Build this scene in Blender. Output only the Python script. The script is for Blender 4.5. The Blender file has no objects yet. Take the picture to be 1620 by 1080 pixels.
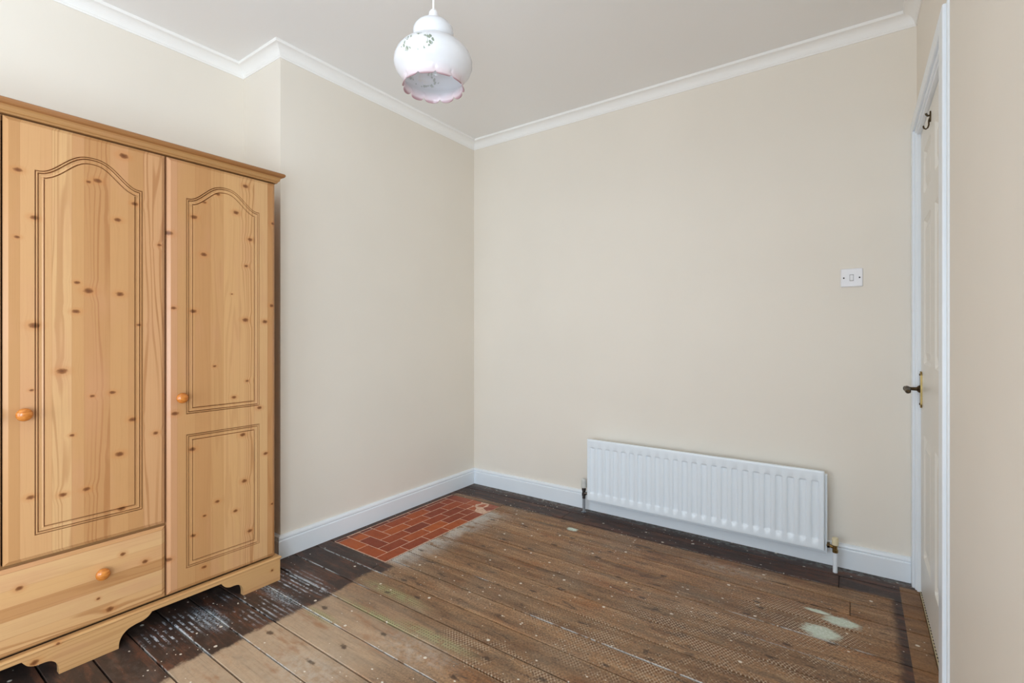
import bpy, bmesh, math, random
from mathutils import Vector
from mathutils.geometry import tessellate_polygon

random.seed(7)
SC = bpy.context.scene
COL = SC.collection
PI = math.pi

# ------------------------------------------------------------------ camera
cam_d = bpy.data.cameras.new('camera')
cam_d.sensor_width = 36.0
cam_d.lens = 771.46 * 36.0 / 1620.0
cam_d.shift_y = -12.1 / 1620.0
cam_d.clip_start = 0.02
cam = bpy.data.objects.new('camera', cam_d)
COL.objects.link(cam)
cam.location = (2.2891, -2.7568, 1.0877)
cam.rotation_euler = (PI / 2, 0, 0.6153)
SC.camera = cam

# ------------------------------------------------------------------ light
SC.view_settings.view_transform = 'Standard'
SC.view_settings.look = 'None'
SC.view_settings.gamma = 1.0
SC.view_settings.use_curve_mapping = False
SC.view_settings.exposure = 0.0
try:
    SC.cycles.max_bounces = 14
    SC.cycles.diffuse_bounces = 8
    SC.cycles.caustics_reflective = False
    SC.cycles.caustics_refractive = False
    SC.cycles.sample_clamp_indirect = 6.0
    SC.cycles.use_denoising = True
except Exception:
    pass

W = bpy.data.worlds.new('world')
SC.world = W
W.use_nodes = True
wn = W.node_tree
wn.nodes.clear()
wo = wn.nodes.new('ShaderNodeOutputWorld')
wb = wn.nodes.new('ShaderNodeBackground')
wb.inputs[0].default_value = (0.80, 0.89, 1.0, 1)
wb.inputs[1].default_value = 1.0
wn.links.new(wb.outputs[0], wo.inputs[0])

# room outline (metres); back wall y=0, chimney breast face x=0
XR = 2.5035          # right wall
XA = -0.355          # alcove wall
YB = -1.47           # side of the chimney breast
YF = -4.30           # window wall behind the camera
ZC = 2.49            # ceiling
WX0, WX1, WZ0, WZ1 = 0.20, 2.40, 0.30, 1.80   # window opening
VY0, VY1, VZ0, VZ1 = -4.15, -3.05, 0.30, 1.65  # unseen side window, added to light the chimney breast

ld = bpy.data.lights.new('window_daylight', 'AREA')
ld.shape = 'RECTANGLE'
ld.size = WX1 - WX0
ld.size_y = WZ1 - WZ0
ld.energy = 66.0
ld.color = (0.75, 0.885, 1.0)
lo = bpy.data.objects.new('window_daylight', ld)
COL.objects.link(lo)
lo.location = ((WX0 + WX1) / 2, YF - 0.16, (WZ0 + WZ1) / 2)
lo.rotation_euler = (PI / 2, 0, 0)
ld2 = bpy.data.lights.new('added_side_light', 'AREA')  # added lamp outside the invented side window, brightens faces turned to +x
ld2.shape = 'RECTANGLE'
ld2.size = VZ1 - VZ0
ld2.size_y = VY1 - VY0
ld2.energy = 74.0
ld2.color = (0.75, 0.885, 1.0)
lo2 = bpy.data.objects.new('added_side_light', ld2)
COL.objects.link(lo2)
lo2.location = (XR + 0.16, (VY0 + VY1) / 2, (VZ0 + VZ1) / 2)
lo2.rotation_euler = (0, PI / 2, 0)

# ================================================================== helpers
def lin(r, g=None, b=None):
    if g is None:
        r, g, b = r
    o = []
    for c in (r, g, b):
        c = c / 255.0
        o.append(c / 12.92 if c <= 0.04045 else ((c + 0.055) / 1.055) ** 2.4)
    return (o[0], o[1], o[2], 1.0)


class S:
    """a socket with arithmetic"""
    def __init__(self, g, s):
        self.g, self.s = g, s
    def __add__(self, o): return self.g.m('ADD', self, o)
    __radd__ = __add__
    def __mul__(self, o): return self.g.m('MULTIPLY', self, o)
    __rmul__ = __mul__
    def __sub__(self, o): return self.g.m('SUBTRACT', self, o)
    def __rsub__(self, o): return self.g.m('SUBTRACT', o, self)
    def __truediv__(self, o): return self.g.m('DIVIDE', self, o)


class G:
    def __init__(self, name):
        self.mat = bpy.data.materials.new(name)
        self.mat.use_nodes = True
        self.nt = self.mat.node_tree
        self.nt.nodes.clear()
        self.out = self.nt.nodes.new('ShaderNodeOutputMaterial')
    def n(self, t): return self.nt.nodes.new('ShaderNode' + t)
    def put(self, inp, v):
        if isinstance(v, S):
            self.nt.links.new(v.s, inp)
        elif isinstance(v, bpy.types.NodeSocket):
            self.nt.links.new(v, inp)
        elif v is not None:
            inp.default_value = v
    def m(self, op, a, b=None, c=None, clamp=False):
        n = self.n('Math'); n.operation = op; n.use_clamp = clamp
        self.put(n.inputs[0], a); self.put(n.inputs[1], b); self.put(n.inputs[2], c)
        return S(self, n.outputs[0])
    def mx(self, a, b): return self.m('MAXIMUM', a, b)
    def mn(self, a, b): return self.m('MINIMUM', a, b)
    def sm(self, v, a, b):
        n = self.n('MapRange'); n.interpolation_type = 'SMOOTHSTEP'
        self.put(n.inputs['Value'], v)
        n.inputs['From Min'].default_value = a; n.inputs['From Max'].default_value = b
        return S(self, n.outputs['Result'])
    def inv(self, v, a, b): return 1.0 - self.sm(v, a, b)
    def xyz(self, v):
        n = self.n('SeparateXYZ'); self.put(n.inputs[0], v)
        return [S(self, o) for o in n.outputs]
    def vec(self, x=0.0, y=0.0, z=0.0):
        n = self.n('CombineXYZ')
        for i, q in enumerate((x, y, z)): self.put(n.inputs[i], q)
        return S(self, n.outputs[0])
    def noise(self, v, scale=5.0, detail=3.0, rough=0.5, dist=0.0):
        n = self.n('TexNoise'); self.put(n.inputs['Vector'], v)
        n.inputs['Scale'].default_value = scale; n.inputs['Detail'].default_value = detail
        n.inputs['Roughness'].default_value = rough; n.inputs['Distortion'].default_value = dist
        return S(self, n.outputs[0])
    def voro(self, v, scale=5.0, feature='F1', dims='2D', rand=1.0):
        n = self.n('TexVoronoi'); n.voronoi_dimensions = dims; n.feature = feature
        if dims == '1D': self.put(n.inputs['W'], v)
        else: self.put(n.inputs['Vector'], v)
        n.inputs['Scale'].default_value = scale; n.inputs['Randomness'].default_value = rand
        return n
    def mix(self, f, a, b):
        n = self.n('Mix'); n.data_type = 'RGBA'
        self.put(n.inputs[0], f); self.put(n.inputs[6], a); self.put(n.inputs[7], b)
        return S(self, n.outputs[2])
    def mul(self, f, a, b):
        n = self.n('Mix'); n.data_type = 'RGBA'; n.blend_type = 'MULTIPLY'
        self.put(n.inputs[0], f); self.put(n.inputs[6], a); self.put(n.inputs[7], b)
        return S(self, n.outputs[2])
    def ramp(self, f, *stops):
        n = self.n('ValToRGB'); self.put(n.inputs[0], f)
        e = n.color_ramp.elements
        while len(e) < len(stops): e.new(0.5)
        for k, (p, c) in enumerate(stops):
            e[k].position = p; e[k].color = c
        return S(self, n.outputs[0])
    def pos(self):
        return S(self, self.n('NewGeometry').outputs['Position'])
    def objco(self):
        return S(self, self.n('TexCoord').outputs['Object'])
    def rand(self):
        return S(self, self.n('ObjectInfo').outputs['Random'])
    def bump(self, h, strength=0.3, dist=0.002):
        n = self.n('Bump'); n.inputs['Strength'].default_value = strength
        n.inputs['Distance'].default_value = dist
        self.put(n.inputs['Height'], h)
        return S(self, n.outputs[0])
    def pbr(self, col, rough=0.5, metal=0.0, normal=None, spec=0.5, **kw):
        n = self.n('BsdfPrincipled')
        self.put(n.inputs['Base Color'], col); self.put(n.inputs['Roughness'], rough)
        n.inputs['Metallic'].default_value = metal
        n.inputs['Specular IOR Level'].default_value = spec
        if normal is not None: self.put(n.inputs['Normal'], normal)
        for k, v in kw.items(): n.inputs[k.replace('_', ' ')].default_value = v
        self.nt.links.new(n.outputs[0], self.out.inputs[0])
        return n


# ================================================================== materials
def paint(name, rgb, rough=0.6, var=0.03, spec=0.3, bump=0.05):
    g = G(name)
    p = g.pos()
    n = g.noise(p, 1.3, 3, 0.55)
    f = g.noise(p, 90, 2, 0.6)
    c = lin(rgb)
    d = tuple(x * (1 - 2.2 * var) for x in c[:3]) + (1,)
    g.pbr(g.mix(g.sm(n, 0.3, 0.7), c, d), rough, normal=g.bump(f, bump, 0.001), spec=spec)
    return g.mat

M = {}
M['wall'] = paint('cream_wall_paint', (235, 228, 217), 0.55, 0.015)
M['ceiling'] = paint('ceiling_paint', (242, 241, 240), 0.8, 0.006)
M['cornice'] = paint('white_cornice_paint', (246, 245, 243), 0.6, 0.005)
M['gloss'] = paint('white_gloss_paint', (236, 242, 248), 0.28, 0.02, 0.5, 0.02)
M['door_paint'] = paint('door_paint', (232, 229, 222), 0.35, 0.02, 0.5, 0.04)
M['radiator'] = paint('radiator_enamel', (234, 243, 251), 0.3, 0.005, 0.5, 0.0)
M['plastic'] = paint('white_plastic', (236, 236, 240), 0.3, 0.005, 0.5, 0.0)


def metal(name, rgb, rough, m=1.0):
    g = G(name)
    n = g.noise(g.pos(), 60, 3, 0.6)
    c = lin(rgb)
    g.pbr(g.mix(n, c, tuple(x * 0.6 for x in c[:3]) + (1,)), rough, m)
    return g.mat

M['brass'] = metal('aged_brass', (176, 150, 96), 0.28)
M['bronze'] = metal('dark_bronze', (92, 76, 56), 0.4)
M['chrome'] = metal('dull_chrome', (176, 182, 190), 0.25)
M['steel'] = metal('dark_steel', (88, 84, 84), 0.4)
M['pipe_grey'] = metal('dull_pipe', (170, 174, 180), 0.35, 0.35)
M['valve_grey'] = paint('valve_grey_plastic', (206, 206, 202), 0.4, 0.02)
M['valve_cream'] = paint('valve_cream_plastic', (222, 210, 176), 0.4, 0.02)
M['dark'] = paint('dark_recess', (18, 16, 15), 0.8, 0.0)
M['threshold'] = paint('cream_threshold', (214, 198, 162), 0.5, 0.05)
M['cord'] = paint('white_flex', (240, 240, 240), 0.5, 0.0)
M['knob'] = None


def pine(name, axis, knots=(), tint=1.0, strip=19.0):
    """glued pine boards; axis 'z' = upright grain, 'y' = level grain; knots = (y, z, r)"""
    g = G(name)
    x, y, z = g.xyz(g.objco())
    if axis == 'z': h, v = y + x * 0.8, z
    elif axis == 'y': h, v = z + x * 0.8, y
    else: h, v = z + y * 0.8, x
    vo = g.voro(h + 3.17, strip, dims='1D', rand=0.9)
    sr = g.xyz(S(g, vo.outputs['Color']))[0]
    ed = g.voro(h + 3.17, strip, 'DISTANCE_TO_EDGE', '1D', 0.9)
    edge = g.inv(S(g, ed.outputs['Distance']), 0.0, 0.035)
    kd = None
    warp = None
    for (ky, kz, kr) in knots:
        a, b = (ky, kz)
        # knots are wider across the upright grain, as sawn
        dy = (y - a) * (0.8 if axis == 'z' else 1.0)
        dz = (z - b) * (1.25 if axis == 'z' else 1.35)
        d = g.m('SQRT', dy * dy + dz * dz) / kr
        kd = d if kd is None else g.mn(kd, d)
    if kd is not None:
        kd = kd + (g.noise(g.vec(y, z, 0), 130, 2) - 0.5) * 0.7
        warp = g.inv(kd, 0.5, 5.0)
        hw = h + warp * 0.006
    else:
        hw = h
    sc_ = g.xyz(S(g, vo.outputs['Color']))
    s2, s3 = sc_[1], sc_[2]
    low = g.noise(g.vec(hw * 16 + sr * 40, v * 0.9 + sr * 9, 0), 1.0, 1.5, 0.45)
    ring = g.m('SINE', (hw * 330 + low * 52 + sr * 20))
    fine = g.noise(g.vec(hw * 320, v * 4, sr * 10), 1.0, 4, 0.6)
    c = g.ramp(sr, (0.0, lin(178, 128, 82)), (0.22, lin(203, 158, 106)), (0.42, lin(194, 144, 104)),
               (0.62, lin(206, 161, 110)), (0.8, lin(185, 136, 88)), (1.0, lin(212, 171, 122)))
    grain = g.sm(ring, 0.1, 1.0) * g.sm(low, 0.36, 0.60) * g.sm(s2, 0.35, 0.75)
    c = g.mix(grain * 0.62, c, lin(160, 106, 62))
    c = g.mix(g.sm(fine, 0.45, 0.8) * 0.26, c, lin(170, 118, 74))
    c = g.mix(g.sm(g.noise(g.vec(h * 9 + s3 * 8, v * 2.6, 4), 1.0, 3), 0.48, 0.75) * 0.42, c, lin(196, 142, 106))
    c = g.mix(edge * 0.22, c, lin(150, 96, 54))
    if kd is not None:
        c = g.mix(g.inv(kd, 0.8, 2.6) * 0.32, c, lin(186, 118, 62))
        c = g.mix(g.inv(kd, 0.55, 1.15) * 0.9, c, lin(126, 76, 40))
        c = g.mix(g.inv(kd, 0.2, 0.6) * 0.5, c, lin(88, 48, 24))
    if tint != 1.0:
        c = g.mul(1.0, c, (tint, tint * 0.93, tint * 0.82, 1))
    g.pbr(c, 0.34, normal=g.bump(fine + grain * 0.5, 0.06, 0.001), spec=0.4)
    return g.mat


def knob_mat():
    g = G('amber_turned_wood')
    x, y, z = g.xyz(g.objco())
    n = g.noise(g.vec(x * 20, y * 60, z * 240), 1.0, 3, 0.5)
    g.pbr(g.ramp(n, (0.3, lin(176, 98, 36)), (0.7, lin(212, 136, 62))), 0.22, spec=0.5)
    return g.mat
M['knob'] = knob_mat()


def floor_mat():
    g = G('worn_floorboards')
    P = g.pos()
    x, y, z = g.xyz(P)
    r = g.rand()
    gv = g.vec(x * 1.6 + r * 60, y * 26, r * 9)
    n1 = g.noise(gv, 1.0, 6, 0.62, 0.4)
    n2 = g.noise(g.vec(x * 7 + r * 30, y * 190, r), 1.0, 3, 0.6)
    nL = g.noise(P, 2.2, 3, 0.55)
    nM = g.noise(g.vec(x * 5.0, y * 9.0, r * 4), 1.0, 4, 0.62)
    nS = g.noise(g.vec(x * 9 + r * 17, y * 34, r * 5), 1.0, 5, 0.68, 0.6)
    nH = g.noise(g.vec(x * 4.2 + r * 31, y * 13, 7.0), 1.0, 4, 0.6)
    nF = g.noise(P, 38, 4, 0.65)
    nX = g.noise(P, 130, 3, 0.7)
    c = g.ramp(n1, (0.22, lin(76, 53, 36)), (0.42, lin(126, 93, 64)), (0.58, lin(150, 115, 82)), (0.78, lin(182, 148, 112)))
    c = g.mix(g.sm(nH, 0.5, 0.70) * 0.62, c, lin(138, 86, 44))
    c = g.mix(g.inv(nH, 0.32, 0.47) * 0.55, c, lin(116, 100, 82))
    c = g.mix(g.sm(nM, 0.54, 0.72) * 0.45, c, lin(88, 56, 36))
    c = g.mix(g.sm(nL, 0.48, 0.68) * 0.35, c, lin(140, 124, 106))
    c = g.mix(g.sm(nS, 0.55, 0.70) * 0.8, c, lin(64, 46, 36))
    c = g.mix(g.inv(nS, 0.30, 0.44) * 0.5, c, lin(168, 142, 112))
    c = g.mul(1.0, c, g.ramp(r, (0.0, (0.86, 0.84, 0.82, 1)), (1.0, (1.16, 1.14, 1.12, 1))))
    c = g.mul(0.8, c, g.ramp(nX, (0.30, (0.38, 0.36, 0.34, 1)), (0.5, (1, 1, 1, 1)), (0.70, (1.55, 1.55, 1.55, 1))))
    # bleached bare wood toward the wardrobe
    bl = g.inv(x + (nL - 0.5) * 0.5, 0.75, 1.35) * g.inv(y + (nM - 0.5) * 0.25, -1.75, -1.25)
    c = g.mix(bl * (0.44 + 0.45 * nF), c, lin(196, 174, 148))
    c = g.mix(bl * g.sm(nH, 0.55, 0.68) * 0.6, c, lin(150, 98, 56))
    c = g.mix(g.sm(n2, 0.52, 0.82) * 0.40, c, lin(62, 46, 36))

    def ell(cx, cy, rx, ry, wob=0.0, soft=0.35):
        a = (x - cx) / rx; b = (y - cy) / ry
        d = g.m('SQRT', a * a + b * b)
        if wob: d = d + (nF - 0.5) * wob * 0.8 + (n2 - 0.5) * wob * 1.1 + (nX - 0.5) * wob * 0.5
        return g.inv(d, 1.0 - soft, 1.0 + soft * 0.2)

    # ---- dark varnish border
    yy = y + (nF - 0.5) * 0.016
    back = g.sm(yy - g.sm(x, 2.0, 2.4) * 0.03, -0.262, -0.240)
    ex = 0.47 + r * 0.07 + (nF - 0.5) * 0.05
    left = g.sm(ex - x, -0.012, 0.014) * g.inv(y, -1.215, -1.205)
    tl = g.inv(x, 0.052, 0.062)
    rb = g.sm(x + (nF - 0.5) * 0.03, 2.392, 2.422) * g.inv(x, 2.437, 2.441) * g.inv(y, -0.06, -0.04)
    st = g.mx(g.mx(back, left), g.mx(tl, rb))
    door_strip = g.sm(x, 2.437, 2.441) * g.inv(y, -0.09, -0.07)
    st = st * (1.0 - door_strip)
    worn = g.sm(nM * 0.6 + nF * 0.4, 0.5, 0.66)
    dc = g.ramp(n1 * 0.4 + nS * 0.6, (0.34, lin(30, 25, 26)), (0.50, lin(54, 38, 34)), (0.62, lin(96, 58, 42)))
    dc = g.mix(g.sm(nX, 0.6, 0.72) * 0.4, dc, lin(112, 104, 100))
    dc = g.mix(worn * 0.22, dc, lin(120, 108, 100))
    c = g.mix(st * 0.96, c, dc)
    c = g.mix(door_strip * 0.55, c, g.ramp(nM, (0.35, lin(92, 58, 32)), (0.65, lin(150, 108, 66))))
    # grimy edge along the skirting
    sk = g.sm(y + (nF - 0.5) * 0.05, -0.075, -0.045)
    c = g.mix(sk * g.sm(nF, 0.42, 0.62) * 0.6, c, lin(122, 128, 126))

    # ---- marks pressed by the old waffle backed underlay
    k1 = 2 * PI / 0.0118
    ga = g.m('SINE', x * k1); gb = g.m('SINE', y * k1)
    grid = 1.0 - g.sm(g.mn(ga + (nF - 0.5), gb + (nX - 0.5)), -0.1, 0.45)
    k2 = 2 * PI / 0.026
    da = g.m('SINE', (x + y * 0.9) * k2 + nF * 3.0); db = g.m('SINE', (x - y * 0.5) * k2 + nF * 3.0)
    dia = g.inv(g.m('ABSOLUTE', da * db) + (nX - 0.5) * 0.5, 0.08, 0.34)
    w1 = g.inv(x + (nM - 0.5) * 0.40, 0.47, 0.64) * g.sm(x, 0.452, 0.462) * g.sm(y, -1.22, -1.16) * g.inv(y, -0.42, -0.33)
    w1 = w1 * g.sm(nM + nF * 0.4, 0.55, 0.78)
    c = g.mix(w1 * (1.0 - grid) * 0.6, c, lin(78, 64, 54))
    c = g.mix(w1 * grid * 0.9, c, lin(206, 204, 198))
    w2 = g.mx(g.mx(ell(1.95, -0.92, 0.50, 0.24, 0.7), ell(1.62, -1.18, 0.42, 0.19, 0.7)), g.mx(ell(1.30, -1.45, 0.30, 0.10, 0.7), ell(2.1, -0.62, 0.25, 0.16, 0.9)))
    w2 = w2 * (1.0 - st) * g.sm(nH + (nF - 0.5) * 0.8, 0.40, 0.62)
    c = g.mix(w2 * dia * 0.9, c, lin(192, 172, 146))
    c = g.mix(w2 * (1.0 - dia) * 0.4, c, lin(70, 46, 28))
    gr = g.mx(g.mx(ell(0.70, -1.372, 0.23, 0.036, 0.5, 0.8), ell(1.05, -1.492, 0.21, 0.034, 0.5, 0.8)), g.mx(ell(0.60, -1.645, 0.13, 0.03, 0.7, 0.8), ell(0.80, -1.52, 0.3, 0.02, 0.8, 0.8)))
    gr = gr * g.sm(nF, 0.30, 0.55)
    c = g.mix(gr * (1.0 - st) * (1.0 - grid) * 0.75, c, lin(74, 62, 42))
    c = g.mix(gr * (1.0 - st) * grid * 0.85, c, lin(158, 156, 112))
    w4 = ell(0.30, -1.72, 0.20, 0.26, 0.9) * g.sm(nM + (nF - 0.5) * 0.7, 0.45, 0.68)
    w4 = g.mx(w4, ell(0.30, -1.53, 0.22, 0.06, 0.8) * g.sm(nF, 0.45, 0.6))
    w4 = g.mx(w4, ell(0.24, -2.0, 0.12, 0.12, 0.9) * g.sm(nF, 0.45, 0.6))
    k3 = 2 * PI / 0.019
    dash = g.sm(g.m('SINE', y * k3 + nM * 3.0), 0.0, 0.7) * g.sm(n2 + nF * 0.5, 0.55, 0.8)
    c = g.mix(w4 * dash * 0.9, c, lin(190, 197, 206))
    c = g.mix(g.mx(ell(0.27, -1.90, 0.14, 0.05, 0.9, 0.8), ell(0.33, -1.66, 0.18, 0.035, 0.9, 0.8)) * g.sm(nX, 0.45, 0.62) * 0.8, c, lin(172, 190, 202))

    # ---- paint run into the joints
    jl = None
    for (jy, x0, x1, w) in ((-1.29, 0.03, 0.62, .006), (-1.409, 0.02, 0.40, .005), (-1.41, 0.46, 0.62, .005), (-1.528, 0.15, 0.60, .005),
                            (-1.649, 0.18, 0.78, .008), (-1.767, 0.2, 0.45, .006), (-1.886, 0.17, 0.85, .006), (-1.999, 0.2, 0.55, .006),
                            (-2.116, 0.2, 0.52, .005), (-0.70, 1.84, 2.38, .0052), (-1.174, 1.2, 2.0, .0052), (-1.649, 0.85, 1.25, .006),
                            (-1.063, 0.85, 1.02, .005), (-0.235, 1.5, 2.21, .004), (-0.825, 1.9, 2.32, .004), (-1.174, 0.5, 0.64, .005),
                            (-0.235, 0.03, 0.86, .004)):
        q = g.inv(g.m('ABSOLUTE', y - jy) + (nF - 0.5) * 0.006, w * 0.4, w) * g.sm(x, x0, x0 + 0.08) * g.inv(x, x1 - 0.1, x1)
        jl = q if jl is None else g.mx(jl, q)
    c = g.mix(jl * g.sm(nF + nM * 0.4, 0.58, 0.76) * 0.85, c, lin(206, 208, 206))

    # ---- pale brushed out paint patches and flecks
    pt = g.mx(g.mx(ell(2.243, -0.535, 0.066, 0.036, 0.9, 0.35), ell(2.183, -0.652, 0.066, 0.046, 0.9, 0.35)),
              g.mx(ell(2.165, -0.50, 0.05, 0.014, 0.9, 0.4), ell(0.995, -0.345, 0.035, 0.022, 1.0, 0.3)))
    c = g.mix(g.m('MULTIPLY', pt, 0.93), c, g.mix(g.sm(nX, 0.45, 0.65), lin(196, 208, 192), lin(218, 228, 220)))
    fog = g.mx(ell(1.80, -0.34, 0.22, 0.06, 0.9, 0.7), g.mx(ell(1.05, -1.58, 0.22, 0.10, 0.9, 0.8), ell(0.85, -1.85, 0.2, 0.12, 0.9, 0.8)))
    c = g.mix(fog * g.sm(nF, 0.35, 0.7) * 0.42, c, lin(190, 184, 176))
    for (sc, thr, rad, wx) in ((9.0, 0.82, 0.062, 0.9), (17.0, 0.90, 0.065, 0.7), (46.0, 0.93, 0.10, 0.7)):
        v = g.voro(g.vec(x * wx, y, 0), sc)
        cr = g.xyz(S(g, v.outputs['Color']))
        dd = S(g, v.outputs['Distance']) + (nF - 0.5) * 0.07
        sp = g.inv(dd, rad * 0.55, rad) * g.sm(cr[0] + (nL - 0.5) * 0.9, thr, thr + 0.02)
        c = g.mix(sp * 0.92, c, lin(226, 218, 204))
    v = g.voro(g.vec(x * 0.45 + r * 20, y, 0), 9.0)
    cr = g.xyz(S(g, v.outputs['Color']))
    kn = g.inv(S(g, v.outputs['Distance']) + (nF - 0.5) * 0.22, 0.03, 0.10) * g.sm(cr[1], 0.50, 0.54)
    c = g.mix(kn * (1.0 - st) * 0.75, c, lin(50, 34, 26))
    h = n1 * 0.6 + n2 * 0.4 + w2 * dia * 0.5
    g.pbr(c, 0.42 + 0.25 * nF, normal=g.bump(h, 0.35, 0.002), spec=0.4)
    return g.mat
M['floor'] = floor_mat()


def tile_mat():
    g = G('glazed_terracotta')
    P = g.pos()
    r = g.rand()
    n = g.noise(P, 26, 4, 0.6); f = g.noise(P, 160, 3, 0.6)
    x, y, z = g.xyz(P)
    c = g.ramp(r, (0.0, lin(128, 50, 22)), (0.35, lin(148, 62, 24)), (0.7, lin(162, 74, 26)), (1.0, lin(192, 96, 30)))
    c = g.mix(g.sm(n, 0.45, 0.75) * 0.4, c, lin(104, 44, 34))
    dust = g.sm(f + n * 0.4, 0.78, 0.95)
    c = g.mix(dust * 0.22, c, lin(206, 170, 150))
    wear = g.sm(y + x * 0.5, -0.36, -0.16) * g.sm(n, 0.3, 0.6)
    c = g.mix(wear * 0.5, c, lin(184, 116, 96))
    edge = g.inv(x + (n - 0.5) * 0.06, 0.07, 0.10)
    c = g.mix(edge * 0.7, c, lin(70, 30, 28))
    g.pbr(c, 0.38 + 0.3 * n, normal=g.bump(n, 0.12, 0.002), spec=0.3)
    return g.mat
M['tile'] = tile_mat()


def grout_mat():
    g = G('pale_grout')
    P = g.pos(); n = g.noise(P, 60, 4, 0.6)
    g.pbr(g.ramp(n, (0.3, lin(184, 146, 122)), (0.6, lin(222, 190, 168))), 0.8)
    return g.mat
M['grout'] = grout_mat()


def shade_mat(cx, cy):
    g = G('opal_glass_shade')
    x, y, z = g.xyz(g.objco())          # object origin: shade centre at rim height
    # pink tinted lip
    pink = g.inv(z + (g.noise(g.objco(), 30, 2) - 0.5) * 0.012, -0.002, 0.034)
    c = g.mix(pink * 0.50, lin(244, 245, 248), lin(224, 192, 198))
    lip = g.inv(z, -0.006, 0.001)
    c = g.mix(lip * 0.75, c, lin(176, 128, 134))
    # printed wreath of leaves facing the room: coordinates around the axis
    ang = g.m('ARCTAN2', y, x)
    A0 = math.atan2(-2.7568 - cy, 2.2891 - cx) - 0.44
    for k, a0 in enumerate((A0, A0 + PI + 0.75)):
        u = (ang - a0) if k == 0 else (g.m('ARCTAN2', y * -1.0, x * -1.0) - (a0 - PI))
        u = u * 0.110
        w = z - 0.072
        d = g.m('SQRT', (u / 0.049) * (u / 0.049) + (w / 0.025) * (w / 0.025))
        ringm = g.sm(d, 0.62, 0.72) * g.inv(d, 1.0, 1.1)
        v = g.voro(g.vec(u, w * 0.75 + u * 0.4, 0), 120.0)
        leaf = g.inv(S(g, v.outputs['Distance']), 0.40, 0.52)
        cr = g.xyz(S(g, v.outputs['Color']))
        leaf = leaf * g.sm(cr[0], 0.30, 0.34) * ringm * g.sm(g.noise(g.objco(), 34, 1), 0.36, 0.46)
        c = g.mix(leaf * (0.8 if k == 0 else 0.4), c, g.mix(cr[1], lin(104, 124, 92), lin(160, 168, 140)))
        fl = g.inv(d, 0.1, 0.6) * g.sm(g.noise(g.objco(), 60, 2), 0.35, 0.65)
        c = g.mix(fl * 0.35, c, lin(240, 226, 206))
    p = g.pbr(c, 0.16, spec=0.5)
    t = g.n('BsdfTranslucent'); g.put(t.inputs[0], c)
    mxs = g.n('MixShader'); mxs.inputs[0].default_value = 0.30
    g.nt.links.new(p.outputs[0], mxs.inputs[1]); g.nt.links.new(t.outputs[0], mxs.inputs[2])
    g.nt.links.new(mxs.outputs[0], g.out.inputs[0])
    return g.mat


def glass_mat():
    g = G('window_glass')
    a = g.n('BsdfTransparent'); b = g.n('BsdfGlossy'); b.inputs['Roughness'].default_value = 0.02
    m = g.n('MixShader'); m.inputs[0].default_value = 0.06
    g.nt.links.new(a.outputs[0], m.inputs[1]); g.nt.links.new(b.outputs[0], m.inputs[2])
    g.nt.links.new(m.outputs[0], g.out.inputs[0])
    return g.mat
M['glass'] = glass_mat()

# ================================================================== mesh tools
def obj(name, bm, mat, parent=None, smooth=False, angle=None):
    """links a bmesh given in world coordinates; the object keeps its parent's origin"""
    if parent is not None:
        o0 = parent
        off = Vector((0, 0, 0))
        while o0 is not None:
            off += o0.location; o0 = o0.parent
        bmesh.ops.translate(bm, verts=bm.verts, vec=-off)
    bmesh.ops.recalc_face_normals(bm, faces=bm.faces)
    me = bpy.data.meshes.new(name)
    if smooth:
        for f in bm.faces: f.smooth = True
    bm.to_mesh(me); bm.free()
    if smooth and angle is not None:
        try: me.set_sharp_from_angle(angle=angle)
        except Exception: pass
    me.materials.append(mat)
    o = bpy.data.objects.new(name, me)
    COL.objects.link(o)
    if parent is not None: o.parent = parent
    return o


def empty(name, loc):
    o = bpy.data.objects.new(name, None)
    o.empty_display_size = 0.1
    COL.objects.link(o); o.location = loc
    return o


def tag(o, label=None, cat=None, group=None, kind=None):
    if label: o['label'] = label
    if cat: o['category'] = cat
    if group: o['group'] = group
    if kind: o['kind'] = kind
    return o


def box(bm, x0, x1, y0, y1, z0, z1, bev=0.0, seg=2):
    vs = [bm.verts.new((x, y, z)) for x in (x0, x1) for y in (y0, y1) for z in (z0, z1)]
    q = [(0, 1, 3, 2), (4, 6, 7, 5), (0, 4, 5, 1), (2, 3, 7, 6), (0, 2, 6, 4), (1, 5, 7, 3)]
    fs = [bm.faces.new([vs[i] for i in f]) for f in q]
    if bev > 0:
        es = list({e for f in fs for e in f.edges})
        bmesh.ops.bevel(bm, geom=es, offset=bev, segments=seg, profile=0.5, affect='EDGES')
    return bm


def bx(*a, **k):
    return box(bmesh.new(), *a, **k)


def lathe(bm, prof, origin, axis='z', n=32, cap=True):
    ox, oy, oz = origin
    rings = []
    for (r, h) in prof:
        ring = []
        for i in range(n):
            a = 2 * PI * i / n
            c, s = math.cos(a) * r, math.sin(a) * r
            p = {'z': (ox + c, oy + s, oz + h), 'x': (ox + h, oy + c, oz + s), 'y': (ox + c, oy + h, oz + s)}[axis]
            ring.append(bm.verts.new(p))
        rings.append(ring)
    for a, b in zip(rings, rings[1:]):
        for i in range(n):
            bm.faces.new((a[i], a[(i + 1) % n], b[(i + 1) % n], b[i]))
    if cap:
        for ring in (rings[0], rings[-1]):
            try: bm.faces.new(ring)
            except Exception: pass
    return bm


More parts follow.
